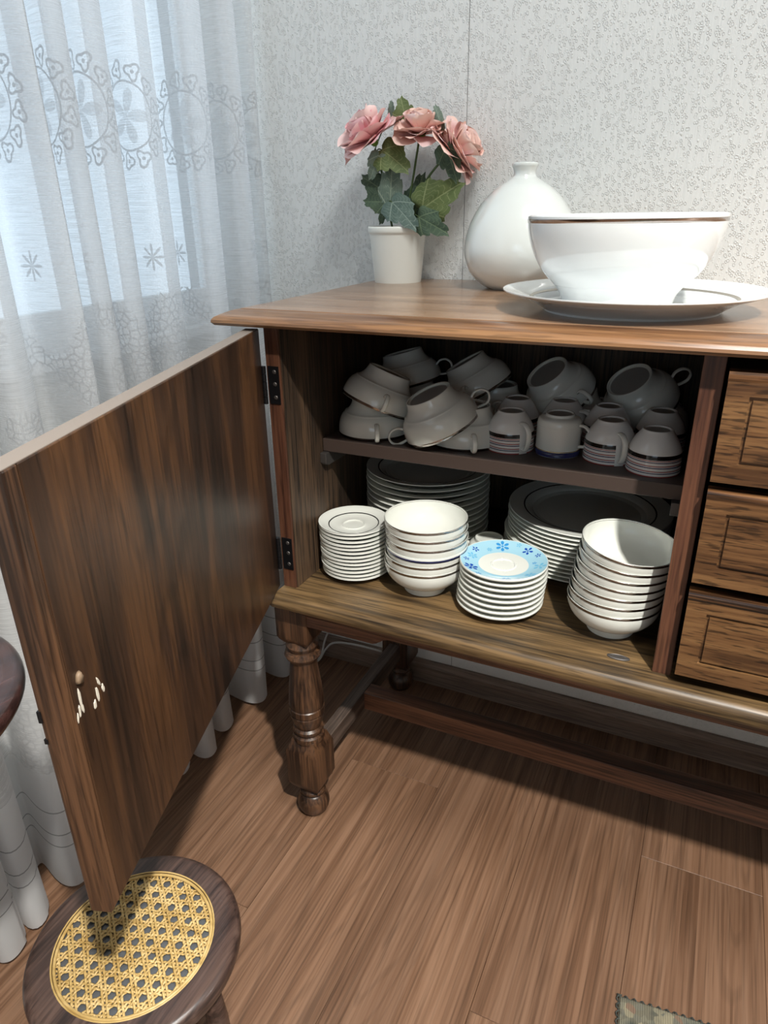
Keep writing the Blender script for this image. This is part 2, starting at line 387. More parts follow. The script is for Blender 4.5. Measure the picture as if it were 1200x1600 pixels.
def petal_mat(name, a, b):
    m, nt, p = new_mat(name)
    uv = N(nt, 'ShaderNodeUVMap'); sp = N(nt, 'ShaderNodeSeparateXYZ'); L(nt, uv.outputs[0], sp.inputs[0])
    L(nt, ramp(nt, sp.outputs[1], [(.0, a), (.75, b), (1, tuple(min(1, c*1.15) for c in b))]), p.inputs['Base Color'])
    p.inputs['Roughness'].default_value = .7; p.inputs['Subsurface Weight'].default_value = 0.0
    p.inputs['Transmission Weight'].default_value = 0
    return m
PET = [petal_mat('pink_petal', (.90, .46, .46), (.94, .66, .63)), petal_mat('coral_petal', (.88, .50, .44), (.91, .63, .55)), petal_mat('bright_pink_petal', (.92, .38, .42), (.95, .54, .56))]
def leaf_mat(name, a, b, vein):
    m, nt, p = new_mat(name)
    uv = N(nt, 'ShaderNodeUVMap'); sp = N(nt, 'ShaderNodeSeparateXYZ'); L(nt, uv.outputs[0], sp.inputs[0])
    nz = N(nt, 'ShaderNodeTexNoise'); nz.inputs['Scale'].default_value = 60; L(nt, N(nt, 'ShaderNodeTexCoord').outputs['Object'], nz.inputs['Vector'])
    col = ramp(nt, nz.outputs['Fac'], [(.3, a), (.7, b)])
    # veins: u is the angle over the lobe spacing, v runs to the tip
    d = math_n(nt, 'ABSOLUTE', math_n(nt, 'SUBTRACT', math_n(nt, 'FRACT', math_n(nt, 'ADD', sp.outputs[0], .5)), .5))
    main = math_n(nt, 'LESS_THAN', math_n(nt, 'MULTIPLY', d, sp.outputs[1]), .018)
    sv = math_n(nt, 'ABSOLUTE', math_n(nt, 'SUBTRACT', math_n(nt, 'FRACT', math_n(nt, 'SUBTRACT', math_n(nt, 'MULTIPLY', sp.outputs[1], 6), math_n(nt, 'MULTIPLY', d, 3))), .5))
    side = math_n(nt, 'MULTIPLY', math_n(nt, 'LESS_THAN', sv, .07), .6)
    L(nt, mixc(nt, math_n(nt, 'MAXIMUM', main, side), col, vein), p.inputs['Base Color']); p.inputs['Roughness'].default_value = .65
    return m
LEAF = [leaf_mat('dark_leaf', (.030, .058, .034), (.06, .10, .055), (.13, .18, .10)), leaf_mat('olive_leaf', (.085, .125, .035), (.13, .17, .055), (.24, .28, .12)),
        leaf_mat('grey_green_leaf', (.10, .155, .12), (.17, .23, .18), (.30, .36, .28)), leaf_mat('teal_leaf', (.050, .090, .075), (.10, .15, .125), (.2, .26, .22))]
STEM = plain('green_stem', (.07, .12, .03), .5); CALYX = plain('calyx_green', (.13, .26, .03), .45); FOAM = plain('pot_filling', (.10, .09, .07), .9)

# ------------------------------------------------------------------ setting
XL, XR, YB, YF, H, WT = -.44, 3.6, .548, -4.2, 2.9, .06
fl = obj('floor', B(((XL-.15, YF-.15, -.12), (XR+.15, YB+.15, -.008))), plain('subfloor', (.2, .15, .12), .9)); tag(fl, kind='structure')
PW, PL, G = .2195, 1.285, .0005
def plank_mesh(w, l):
    bm = rect_loft([(-w/2, -l/2, w/2, l/2, -.008), (-w/2, -l/2, w/2, l/2, -.0008), (-w/2+.0008, -l/2+.0008, w/2-.0008, l/2-.0008, 0)])
    me = bpy.data.meshes.new('plank'); bmesh.ops.recalc_face_normals(bm, faces=bm.faces); bm.to_mesh(me); bm.free(); me.materials.append(W_FLOOR); return me
pm = {}
x = .027 - PW*3; col_i = 0
while x < XR:
    x0, x1 = max(x, XL), min(x+PW, XR)
    if x1 - x0 > .01:
        y = .19 + (.43 if col_i % 3 == 1 else .86 if col_i % 3 == 2 else 0) - 4*PL
        if col_i == 3: y = .19 - 4*PL
        while y < YB:
            y0, y1 = max(y, YF), min(y+PL, YB)
            if y1 - y0 > .02:
                k = (round(x1-x0-G, 4), round(y1-y0-G, 4))
                if k not in pm: pm[k] = plank_mesh(*k)
                o = bpy.data.objects.new('plank', pm[k]); C.objects.link(o); o.parent = fl; o.location = ((x0+x1)/2, (y0+y1)/2, 0)
            y += PL
    x += PW; col_i += 1
wb_ = tag(obj('wall_back', B(((XL-.15, YB, -.01), (XR+.15, YB+.15, H))), plain('bare_wall', (.30, .30, .29), .9)), kind='structure')
for i, x0 in enumerate((-.913, .147, 1.207, 2.267)):
    a, b = max(x0, XL)+.0008, min(x0+1.06, XR)-.0008
    bm = B(((-(b-a)/2, -.0006, .055), ((b-a)/2, .0, H)))
    obj('wallpaper_strip', bm, WALLP, wb_, loc=((a+b)/2, YB, 0))
WZ0, WZ1, WY0, WY1 = .958, 2.22, -1.32, .505
tag(obj('wall_left', B(((XL-WT, YF, -.01), (XL, WY0, H)), ((XL-WT, WY1, -.01), (XL, YB, H)), ((XL-WT, WY0, -.01), (XL, WY1, WZ0)), ((XL-WT, WY0, WZ1), (XL, WY1, H))), WALLP), kind='structure')
ROOM = plain('room_paint', (.52, .52, .50), .85)
tag(obj('wall_right', B(((XR, YF-.15, -.01), (XR+.15, YB, H))), ROOM), kind='structure')
fx = (.3, 2.3, .85, 2.25)
tag(obj('wall_front', B(((XL-.15, YF-.1, -.01), (fx[0], YF, H)), ((fx[1], YF-.1, -.01), (XR, YF, H)), ((fx[0], YF-.1, -.01), (fx[1], YF, fx[2])), ((fx[0], YF-.1, fx[3]), (fx[1], YF, H))), ROOM), kind='structure')
w2 = tag(empty('added_reflection_window', (1.3, YF-.05, .85)), kind='structure')  # added window behind the camera, for reflections on the porcelain and cool fill
for a, b in ((.3, 1.3), (1.3, 2.3)):
    sh = obj('sash', B(((a, YF-.07, .85), (a+.05, YF-.03, 2.25)), ((b-.05, YF-.07, .85), (b, YF-.03, 2.25)), ((a+.05, YF-.07, .85), (b-.05, YF-.03, .9)), ((a+.05, YF-.07, 2.2), (b-.05, YF-.03, 2.25))), FRAMEM, w2, world=True)
    obj('pane', B(((a+.05, YF-.052, .9), (b-.05, YF-.048, 2.2))), GLASS, sh, world=True)
tag(obj('ceiling', B(((XL-.15, YF-.15, H), (XR+.15, YB+.15, H+.1))), CEIL), kind='structure')
bp = [(0, 0), (-.016, 0), (-.016, .052), (-.011, .060), (-.008, .068), (0, .068)]
tag(obj('baseboard_back', prism([(YB-.0007+a, z) for a, z in bp], 'x', XL, XR), W_BASE), kind='structure')
tag(obj('baseboard_left', prism([(XL-a, z) for a, z in bp], 'y', YF, YB-.017), W_BASE), kind='structure')
win = tag(empty('window_1', (XL-.07, (WY0+WY1)/2, WZ0)), kind='structure')
fx0, fx1 = XL-.055, XL-.008
obj('window_frame', B(((fx0, WY0, WZ0), (fx1, WY1, WZ0+.045)), ((fx0, WY0, WZ1-.045), (fx1, WY1, WZ1)), ((fx0, WY0, WZ0+.045), (fx1, WY0+.03, WZ1-.045)), ((fx0, WY1-.03, WZ0+.045), (fx1, WY1, WZ1-.045))), FRAMEM, win, world=True, bevel=.003)
ym = (WY0+WY1)/2
for a, b, xx in ((WY0+.03, ym+.03, XL-.045), (ym-.03, WY1-.03, XL-.022)):
    s = obj('sash', B(((xx-.010, a, WZ0+.045), (xx+.010, a+.035, WZ1-.045)), ((xx-.010, b-.035, WZ0+.045), (xx+.010, b, WZ1-.045)), ((xx-.010, a+.035, WZ0+.045), (xx+.010, b-.035, WZ0+.085)), ((xx-.010, a+.035, WZ1-.10), (xx+.010, b-.035, WZ1-.045))), FRAMEM, win, world=True, bevel=.002)
    obj('pane', B(((xx-.002, a+.035, WZ0+.085), (xx+.002, b-.035, WZ1-.10))), GLASS, s, world=True)
obj('window_sill', B(((XL, WY0-.03, WZ0-.012), (XL+.03, WY1+.03, WZ0+.012))), FRAMEM, win, world=True, bevel=.003)

# ------------------------------------------------------------------ curtain
def curtain():
    t = thing('lace_curtain', 'white sheer lace curtain hanging in deep folds before the window', 'curtain', (-.335, -.45, 0))
    bm = bmesh.new(); uvl = bm.loops.layers.uv.new('UVMap')
    rnd = random.Random(3); y0, y1 = -1.5, .532
    nc, nr = 1000, 40
    # phase runs along the width with uneven pleats
    ph = []; p = 0.0; wl = .1; yy = y0
    knots = []
    while yy < y1 + .3: knots.append(yy); yy += rnd.choice((.06, .075, .09, .105, .125))
    def phase(y):
        for k in range(len(knots)-1):
            if knots[k] <= y < knots[k+1]: return 2*PI*(k + (y-knots[k])/(knots[k+1]-knots[k])), k
        return 0, 0
    amps = [rnd.uniform(.026, .044) for _ in knots]; lean = [rnd.uniform(-.6, .6) for _ in knots]
    grid = []; ln = 0; prev = None
    for i in range(nc+1):
        y = y0 + (y1-y0)*i/nc; f, k = phase(y); fr = (f/(2*PI)) - k
        a = amps[k]*(1-fr) + amps[min(k+1, len(amps)-1)]*fr; le = lean[k]*(1-fr) + lean[min(k+1, len(lean)-1)]*fr
        edge = min(1, max(0, (y1-y)/.06))
        col = []
        for j in range(nr+1):
            z = .014 + 2.33*j/nr; h = j/nr
            wob = .010*math.sin(3.1*y*7+z*1.7) + .006*math.sin(z*4.1 + y*23)
            dep = a*edge*(1.12-.25*h) 
            xx = -.335 + dep*math.cos(f) + .35*dep*math.cos(2*f+1.1+le) + wob*.7
            yv = y + (.015+.008*le)*edge*math.sin(2*f + le) + .012*math.sin(z*1.3+k)*edge*.6
            if j == 0: zz = .014 + .006*(1+math.sin(f))
            else: zz = z
            col.append(bm.verts.new((xx+.335, min(yv, .538)+.45, zz)))
        q = Vector(col[nr//2].co)
        if prev is not None: ln += (q-prev).length
        prev = q; grid.append((col, ln))
    for i in range(nc):
        for j in range(nr):
            f = bm.faces.new((grid[i][0][j], grid[i+1][0][j], grid[i+1][0][j+1], grid[i][0][j+1]))
            for lp, (u, v) in zip(f.loops, ((grid[i][1], j), (grid[i+1][1], j), (grid[i+1][1], j+1), (grid[i][1], j+1))): lp[uvl].uv = (u, .014+2.33*v/nr)
    obj('lace_cloth', bm, LACE, t, smooth=True)
    obj('curtain_rail', B(((-.02, -1.1, 2.345), (.02, .99, 2.375))), FRAMEM, t)
    for yy in (-.9, .3, .9): obj('rail_bracket', B(((-.105, yy, 2.35), (-.02, yy+.03, 2.37))), FRAMEM, t)
curtain()

# ------------------------------------------------------------------ sideboard
ZB, ZT, ZTOP = .569, 1.040, 1.065
SX0, SX1 = -.066, 1.90          # table top ends
sb = thing('sideboard', 'brown wooden sideboard on turned legs with its left door open', 'cabinet', (.92, .27, 0))
def P(name, bm, mat, parent=sb, **k): return obj(name, bm, mat, parent, world=True, **k)
# table top: rounded nose, sloped shoulder
yb = YB-.002
prof = [(.012, ZT), (.004, ZT+.0015), (.0, ZT+.006), (.0005, ZT+.010), (.004, ZT+.0140), (.012, ZT+.018), (.024, ZT+.0225), (.030, ZT+.0238), (.034, ZT+.0242), (.0345, ZT+.0238)]
smooth_angle(P('edge_moulding', rect_loft([(SX0+i, -.037+i, SX1-i, yb, z) for i, z in prof]), W_EDGE), 30)
P('tabletop', rect_loft([(SX0+i, -.037+i, SX1-i, yb, z) for i, z in ((.0355, ZT+.0236), (.0355, ZTOP-.0004), (.036, ZTOP))]), W_TOP)
pan = lambda lo, hi: B((lo, hi))
P('side_panel', pan((.0065, 0, ZB), (.032, .53, ZT)), W_RED, bevel=.001)
P('side_panel', pan((1.815, 0, ZB), (1.838, .53, ZT)), W_RED, bevel=.001)
P('divider', pan((.65, 0, ZB), (.676, .51, ZT)), W_RED, bevel=.001)
P('divider', pan((1.145, 0, ZB), (1.171, .51, ZT)), W_RED, bevel=.001)
P('back_panel', pan((.032, .51, ZB), (1.815, .518, ZT)), W_IN)
P('inner_lining', pan((.032, .004, ZB+.0005), (.0335, .51, ZT)), W_IN)
# bottom board with a nosed lip standing in front of the carcass
bl = [(-.038+.010, ZB-.030), (-.040+.004, ZB-.027), (-.040, ZB-.020), (-.040, ZB-.011), (-.036, ZB-.004), (-.030, ZB-.0005), (-.024, ZB)]
lv = [(-.002+i, y, 1.85-i, .53, z) for (y, z), i in zip(bl, (.006, .003, 0, 0, .003, .007, .010))]
smooth_angle(P('bottom_board', rect_loft(lv), W_BOARD), 30)
P('bottom_rail_moulding', prism([(-.030, ZB-.030), (-.028, ZB-.036), (-.020, ZB-.042), (-.012, ZB-.044), (.0, ZB-.044), (.0, ZB-.030)], 'x', .056, 1.79), W_REDX)
ap = [(.053, ZB-.030), (1.795, ZB-.030), (1.795, .496), (1.66, .496)]
ap += [(1.66-.03*t, .496+.016*(t*t*(3-2*t))) for t in (.25, .5, .75, 1)] + [(.22-.03*t, .512-.016*(t*t*(3-2*t))) for t in (0, .25, .5, .75, 1)] + [(.053, .496)]
P('apron', prism(ap, 'y', -.008, .014), W_REDX)
P('side_apron', B(((.012, .052, .500), (.032, .465, ZB-.030))), W_REDY)
P('side_apron', B(((1.816, .052, .500), (1.836, .465, ZB-.030))), W_REDY)
# shelf and its cleats
P('shelf', pan((.0345, .119, .798), (.6495, .509, .822)), SHELFM, bevel=.0012)
for xa, xb in ((.0335, .046), (.637, .65)):
    P('shelf_support', prism([(.108, .797), (.108, .778), (.118, .772), (.49, .772), (.49, .797)], 'x', xa, xb), GREYM, bevel=.001)
P('catch_plate', lathe([(0, 0), (.017, 0), (.017, .0012), (.014, .002), (.012, .0014), (0, .0014)], 24, sy=.42, bm=None, at=(.600, .016, ZB)), GREYM)
# drawers
for z0, z1 in ((.883, 1.024), (.738, .872), (.588, .724)):
    d = P('drawer', B(((.681, .002, z0+.004), (1.141, .46, z1-.006))), W_IN)
    bm = bmesh.new(); g0, g1 = .026, .029
    xs = [.6805, .6805+g0, .6805+g1+.0015, 1.1415-g1-.0015, 1.1415-g0, 1.1415]; zs_ = [z0, z0+g0, z0+g1+.0015, z1-g1-.0055, z1-g0-.004, z1-.004]
    V = {}
    for i, xx in enumerate(xs):
        for j, zz in enumerate(zs_): V[i, j] = bm.verts.new((xx, -.021, zz))
    for i in range(5):
        for j in range(5):
            f = bm.faces.new((V[i, j], V[i+1, j], V[i+1, j+1], V[i, j+1]))
    # incised rectangle
    gr = []
    for f in bm.faces:
        c = f.calc_center_median()
        inx = xs[1] < c.x < xs[4]; inz = zs_[1] < c.z < zs_[4]; core = xs[2] < c.x < xs[3] and zs_[2] < c.z < zs_[3]
        if inx and inz and not core: gr.append(f)
    r_ = bmesh.ops.extrude_face_region(bm, geom=gr)
    bmesh.ops.translate(bm, vec=(0, .004, 0), verts=[v for v in r_['geom'] if isinstance(v, bmesh.types.BMVert)])
    bmesh.ops.delete(bm, geom=gr, context='FACES_ONLY')
    # sides and back
    ob = [V[0, 0], V[5, 0], V[5, 5], V[0, 5]]
    edges = [e for e in bm.edges if e.is_boundary]
    r_ = bmesh.ops.extrude_edge_only(bm, edges=edges); bmesh.ops.translate(bm, vec=(0, .021, 0), verts=[v for v in r_['geom'] if isinstance(v, bmesh.types.BMVert)])
    P('drawer_front', bm, W_DRAW, d)
    P('drawer_lip', prism([(-.0212, z1-.013), (-.0222, z1-.010), (-.0222, z1-.005), (-.021, z1-.0015), (-.002, z1-.001), (-.002, z1-.013)], 'x', .680, 1.142), W_SBX, d)
# turned legs
def leg_bm(cx, cy):
    bm = bmesh.new(); h = .034
    bmesh.ops.translate(bm, vec=(0, 0, 0), verts=bm.verts)
    turned = [(0, 0), (.020, 0), (.026, .004), (.032, .014), (.0345, .026), (.033, .038), (.027, .050), (.023, .054), (.027, .058), (.028, .064), (.024, .069), (.024, .080)]
    lathe(smooth_prof(turned, 3), 28, bm)
    hb = .036
    sq = [(.024, .074), (hb-.004, .086), (hb, .098), (hb, .178), (hb-.004, .190), (.026, .208)]
    R = []
    for r, z in sq: R.append([bm.verts.new((sx*r, sy*r, z)) for sx, sy in ((-1, -1), (1, -1), (1, 1), (-1, 1))])
    for a, b in zip(R, R[1:]):
        for i in range(4): bm.faces.new((a[i], a[(i+1) % 4], b[(i+1) % 4], b[i]))
    bm.faces.new(R[0][::-1]); bm.faces.new(R[-1])
    up = [(.024, .190), (.031, .200), (.0335, .208), (.0315, .214), (.0265, .217), (.028, .221), (.0315, .226), (.0315, .231), (.0265, .235), (.029, .244), (.0345, .262), (.0352, .266), (.0340, .268), (.0340, .270), (.0362, .272), (.0362, .284), (.0342, .286),
          (.0342, .288), (.0360, .291), (.0355, .305), (.033, .335), (.0285, .372), (.0265, .392), (.028, .400), (.034, .405), (.0365, .411), (.034, .418), (.028, .421), (.0275, .424), (.031, .428), (.0325, .434), (.029, .440), (.027, .450)]
    lathe(up, 28, bm)
    R = []
    for r, z in ((.024, .442), (h-.003, .452), (h, .460), (h, ZB-.0305)): R.append([bm.verts.new((sx*r, sy*r, z)) for sx, sy in ((-1, -1), (1, -1), (1, 1), (-1, 1))])
    for a, b in zip(R, R[1:]):
        for i in range(4): bm.faces.new((a[i], a[(i+1) % 4], b[(i+1) % 4], b[i]))
    bm.faces.new(R[0][::-1]); bm.faces.new(R[-1])
    bmesh.ops.translate(bm, vec=(cx, cy, 0), verts=bm.verts); return bm
LX = .0205
for cx in (LX, 1.827):
    for cy in (.024, .492): smooth_angle(P('leg', leg_bm(cx, cy), W_SBZ), 40)
for cx in (LX, 1.827): P('side_stretcher', B(((cx-.015, .058, .112), (cx+.015, .458, .158))), W_REDY, bevel=.002)
P('long_stretcher', B(((LX+.014, .246, .110), (1.81, .286, .157))), W_REDX, bevel=.002)

# the open door, hinged on the left side panel
dd = Vector((.3163, -.9487, 0)); dn = Vector((.9487, .3163, 0)); Hh = Vector((.0005, -.004, 0)); DT = .022
def door_box(s0, s1, t0, t1, z0, z1, bm=None):
    bm = bm or bmesh.new()
    vs = box(bm, (s0, t0, z0), (s1, t1, z1))
    for v in vs: v.co = Hh + dd*v.co.x + dn*v.co.y + Vector((0, 0, v.co.z))
    return bm
dz0, dz1 = .5705, 1.0345
door = P('door', door_box(0, .6385, -DT, 0, dz0, dz1), W_DOOR, bevel=.0012)
P('edge_band', door_box(.639, .657, -DT, 0, dz0, dz1), W_SBZ, door, bevel=.0015)
P('top_edge', door_box(.001, .6565, -DT+.001, -.001, dz1, dz1+.0008), plain('dusty_edge', (.20, .165, .14), .6), door)
P('edge_latch', door_box(.655, .6578, -.0232, -.0195, .805, .817, door_box(.655, .6576, -.023, -.0195, .782, .787)), BLACKM, door)
P('outer_panel', door_box(.07, .57, -DT-.006, -DT, dz0+.07, dz1-.07), W_DOOR, door, bevel=.004)
def blob(s, z, rs, rz, rot=0, t=.0007):
    bm = bmesh.new(); n = 12; cs, sn = math.cos(rot), math.sin(rot); ring = []
    rr = random.Random(int(s*9000+z*7000))
    for i in range(n):
        a = 2*PI*i/n; k = rr.uniform(.8, 1.2); px, pz = rs*k*math.cos(a), rz*k*math.sin(a)
        ring.append((px*cs-pz*sn, px*sn+pz*cs))
    bot = [bm.verts.new(Hh + dd*(s+a) + dn*(-.0001) + Vector((0, 0, z+b))) for a, b in ring]
    top = [bm.verts.new(Hh + dd*(s+a*.7) + dn*t + Vector((0, 0, z+b*.8))) for a, b in ring]
    for i in range(n): bm.faces.new((bot[i], bot[(i+1) % n], top[(i+1) % n], top[i]))
    bm.faces.new(top); bm.faces.new(bot[::-1]); return bm
P('wood_plug', blob(.626, .830, .0055, .0065, 0, .003), FILLB, door, smooth=True)
for s, z, a, b, ro in ((.630, .811, .0016, .012, .05), (.634, .801, .0014, .007, .1), (.6385, .797, .0012, .005, .2), (.611, .789, .0024, .005, .2), (.604, .796, .0022, .009, -.05), (.594, .795, .0022, .005, -.1), (.599, .806, .0016, .006, -.3), (.629, .800, .0010, .006, 0)):
    P('filler_smear', blob(s, z, a, b, ro), FILLM, door)
for zc in (.945, .638):
    hg = P('hinge', B(((.010, -.0016, zc-.031), (.030, .0004, zc+.031))), BLACKM)
    for k in range(5):
        bm = lathe([(0, 0), (.0038, 0), (.0038, .0118), (0, .0118)], 12); bmesh.ops.translate(bm, vec=(.0042, -.0050, zc-.031+k*.0125), verts=bm.verts)
        P('knuckle', bm, BLACKM, hg, smooth=False)
    P('door_leaf', door_box(-.0012, -.0002, -.020, .002, zc-.031, zc+.031), BLACKM, hg)
    for k in (-.02, .002, .022):
        bm = lathe([(0, .0012), (.0028, .0008), (.0036, 0), (.0036, -.001)], 12); bmesh.ops.rotate(bm, cent=(0, 0, 0), matrix=Matrix.Rotation(PI/2, 3, 'X'), verts=bm.verts)
        bmesh.ops.translate(bm, vec=(.022, -.0018, zc+k), verts=bm.verts); P('screw', bm, GREYM, hg)
# right-hand door, shut
P('door', B(((1.176, -.023, dz0), (1.836, -.001, dz1))), W_SBZ, bevel=.0015)

# ------------------------------------------------------------------ crockery
def porcelain(name, prof, mat, parent, sub=3, n=48, mats=None):
    pr = smooth_prof(prof, sub) if sub > 1 else prof
    return smooth_angle(obj(name, lathe(pr, n, mats=mats), mat, parent), 50)
def ring_part(name, pts, mat, parent, n=48):
    pts = pts + [pts[0]]
    return obj(name, lathe(pts, n), mat, parent, smooth=True)
ORD = ['topmost', 'second from the top', 'third from the top', 'fourth from the top', 'fifth from the top', 'sixth from the top', 'seventh from the top', 'eighth from the top', 'ninth from the top', 'tenth from the top', 'eleventh from the top', 'twelfth from the top', 'lowest']
def ordinal(i, n): return 'lowest' if i == 0 else ORD[n-1-i]

# --- bowls
def make_bowl(name, silver=True):
    t = empty(name)
    porcelain('bowl_body', [(0, .003), (.034, .003), (.0355, 0), (.0375, .0002), (.0378, .002), (.0362, .011), (.038, .0135), (.054, .0200), (.0665, .033), (.0722, .047), (.0735, .0595), (.0728, .0602), (.0718, .0594), (.0700, .047), (.0645, .0345), (.053, .0235), (.036, .0170), (0, .0160)], CER, t)
    if silver: ring_part('rim_band', [(.0738, .0598), (.0737, .0562), (.0728, .0562), (.0715, .0585), (.0728, .0606)], SILVER, t)
    else: ring_part('rim_band', [(.0738, .0570), (.0733, .0525), (.0722, .0525), (.0705, .0525), (.0716, .0560), (.0723, .0580)], NAVY, t)
    return t
bowl0 = make_bowl('rice_bowl'); used = {}
def place(proto, key, loc, label, cat, group, quat=None):
    o = proto if not used.get(key) else dup(proto); used[key] = True
    o.location = loc; o.rotation_mode = 'QUATERNION'; o.rotation_quaternion = quat or Quaternion()
    return tag(o, label, cat, group)
bowlN = make_bowl('rice_bowl', False)
xs = (0, .001, .003, .003, .002, .001)
for i in range(6):
    z = ZB + i*.0163
    if i == 2: place(bowlN, 'bn', (.246+xs[i], .101, z), 'white bowl with a cobalt blue rim, amid the left bowl stack', 'bowl', 'left stack of bowls'); continue
    place(bowl0, 'b', (.246+xs[i], .101, z), f'white silver-rimmed rice bowl, {ordinal(i, 6)} in the left bowl stack', 'bowl', 'left stack of bowls')
tilts = (0, 0, 1.0, 2.2, 3.4, 4.6, 5.6)
for i in range(7):
    q = Quaternion((0, 1, 0), math.radians(tilts[i])) @ Quaternion((1, 0, 0), math.radians(tilts[i]*.4))
    place(bowl0, 'b', (.575+.0014*i, .100, ZB + i*.0163 + .0003*i), f'white silver-rimmed rice bowl, {ordinal(i, 7)} in the right bowl stack', 'bowl', 'right stack of bowls', q)

# --- white saucers with a dark ring
t = empty('saucer')
porcelain('saucer_body', [(0, .002), (.030, .002), (.031, 0), (.033, .0002), (.035, .003), (.050, .0068), (.0640, .0118), (.0652, .0132), (.0652, .0150), (.0642, .0163), (.050, .0102), (.036, .0062), (.0225, .0058), (.0215, .0072), (.0195, .0072), (.018, .0052), (0, .0052)], CER, t, n=56)
ring_part('platinum_ring', [(.0455, .0090), (.0475, .0098), (.0475, .0090), (.0455, .0082)], RING, t, 56)
for i in range(13):
    place(t, 's', (.103+.0008*math.sin(i*2.1)-.0003*i, .107+.0008*math.cos(i*1.7), ZB+i*.00755), f'white saucer with thin dark ring, {ordinal(i, 13)} in the saucer stack', 'saucer', 'stack of white saucers')
# --- floral saucers
def sau_z(r): # top surface height of the flowered saucer
    pts = [(0, .006), (.022, .0068), (.040, .0078), (.055, .0112), (.0735, .0178)]
    for (r0, z0), (r1, z1) in zip(pts, pts[1:]):
        if r <= r1: return z0 + (z1-z0)*(r-r0)/(r1-r0)
    return .0178
t = empty('flowered_saucer')
pr = [(0, .002), (.032, .002), (.033, 0), (.035, 0), (.037, .003), (.055, .0075), (.0732, .0128), (.0748, .0145), (.0748, .0165), (.0738, .0182), (.0730, .0178), (.055, .0112), (.0425, .0080), (.040, .0078), (.0225, .0066), (.0215, .0078), (.0195, .0078), (.018, .0060), (0, .0060)]
mm = [0]*10 + [1, 1] + [0]*6
porcelain('saucer_body', pr, [CER, BLUEZ], t, 1, 56, mm)
fsau = t
t = empty('saucer'); porcelain('saucer_body', pr, CER, t, 1, 56); psau = t
flw = [(t0, r0, sz, n, m) for t0, r0, sz, n, m in ((108, .058, .0125, 6, FLB), (62, .060, .0095, 5, FLD), (40, .064, .0055, 5, FLD), (134, .052, .0050, 6, FLP), (158, .062, .0065, 5, FLD), (178, .056, .0092, 6, FLP), (196, .063, .0055, 5, FLD), (222, .060, .0125, 6, FLD), (248, .066, .006, 5, FLB), (5, .061, .011, 5, FLP), (330, .062, .010, 6, FLP), (290, .064, .008, 5, FLB), (82, .066, .005, 5, FLP), (20, .052, .004, 5, FLB))]
def flower_print(th, r0, sz, n, mat, parent):
    bm = bmesh.new(); th = math.radians(th); cx, cy = r0*math.cos(th), r0*math.sin(th)
    def pt(x, y):
        r = math.hypot(x, y)
        if r > .0732: x *= .0732/r; y *= .0732/r; r = .0732
        return bm.verts.new((x, y, sau_z(r)+.00035))
    for k in range(n):
        a = 2*PI*k/n + th
        ca, sa = math.cos(a), math.sin(a)
        ring = [pt(cx+ca*u*sz-sa*v*sz, cy+sa*u*sz+ca*v*sz) for u, v in ((.22, 0), (.45, -.17), (.75, -.24), (.95, -.13), (1, 0), (.95, .13), (.75, .24), (.45, .17))]
        bm.faces.new(ring)
    bm.faces.new([pt(cx+.17*sz*math.cos(2*PI*k/8), cy+.17*sz*math.sin(2*PI*k/8)) for k in range(8)])
    return obj('flower_print', bm, mat, parent)
offs = ((-.002, -.003), (-.0015, -.002), (-.001, -.001), (0, 0), (.001, .001), (.0015, .002), (.001, .0015), (.001, .001))
for i in range(8):
    o = place(fsau if i == 7 else psau, 'f' if i == 7 else 'ps', (.390+offs[i][0], .097+offs[i][1], ZB+i*.0101), (f'pale blue saucer with blue flower print, topmost of its stack' if i == 7 else f'white saucer, {ordinal(i, 8)} in the blue flowered saucer stack'), 'saucer', 'stack of flowered saucers')
for f in flw: flower_print(*f, o)

# --- dinner plates
def make_plate(name, R, h):
    t = empty(name); k = R/.15
    porcelain('plate_body', [(0, .002), (.078*k, .002), (.080*k, 0), (.083*k, 0), (.086*k, .003), (.105*k, h*.45), (.128*k, h*.74), (.1485*k, h-.0022), (.150*k, h-.0008), (.1492*k, h+.0002), (.1475*k, h), (.128*k, h*.86), (.113*k, h*.70), (.104*k, h*.44), (.092*k, .0062), (0, .0056)], CER, t, 2, 64)
    ring_part('platinum_ring', [(.1195*k, h*.80), (.1220*k, h*.82), (.1220*k, h*.78), (.1195*k, h*.76)], RING, t, 64)
    return t
pl = make_plate('dinner_plate', .127, .022)
for i in range(12):
    place(pl, 'p', (.164+.0006*math.sin(i*1.9), .318, ZB+i*.0123), f'white dinner plate, {ordinal(i, 12)} in the tall stack behind the saucers', 'plate', 'left stack of dinner plates')
pl2 = make_plate('serving_plate', .151, .022)
for i in range(12):
    place(pl2, 'p2', (.489-(.005 if i < 6 else 0)+.0008*math.sin(i*2.3), .335-(.002 if i < 6 else 0), ZB+i*.0082), f'large white plate, {ordinal(i, 12)} in the wide stack behind the right bowls', 'plate', 'right stack of large plates')
# --- small cup upside down on the cabinet floor
t = thing('teacup', 'small plain white cup upside down behind the flowered saucers', 'cup', (.322, .243, ZB))
porcelain('cup_body', [(0, .049), (.022, .049), (.024, .0525), (.0265, .0525), (.0275, .0500), (.0285, .046), (.036, .041), (.0405, .031), (.0418, .018), (.0412, .004), (.0418, 0), (.0400, 0), (.039, .006), (.0395, .018), (.038, .030), (.032, .038), (0, .041)], CER, t)
obj('handle', tube(spline([(-.040, .0, .034), (-.056, 0, .033), (-.062, 0, .022), (-.054, 0, .011), (-.0405, 0, .009)], 5), .003, 8), CER, t, smooth=True)

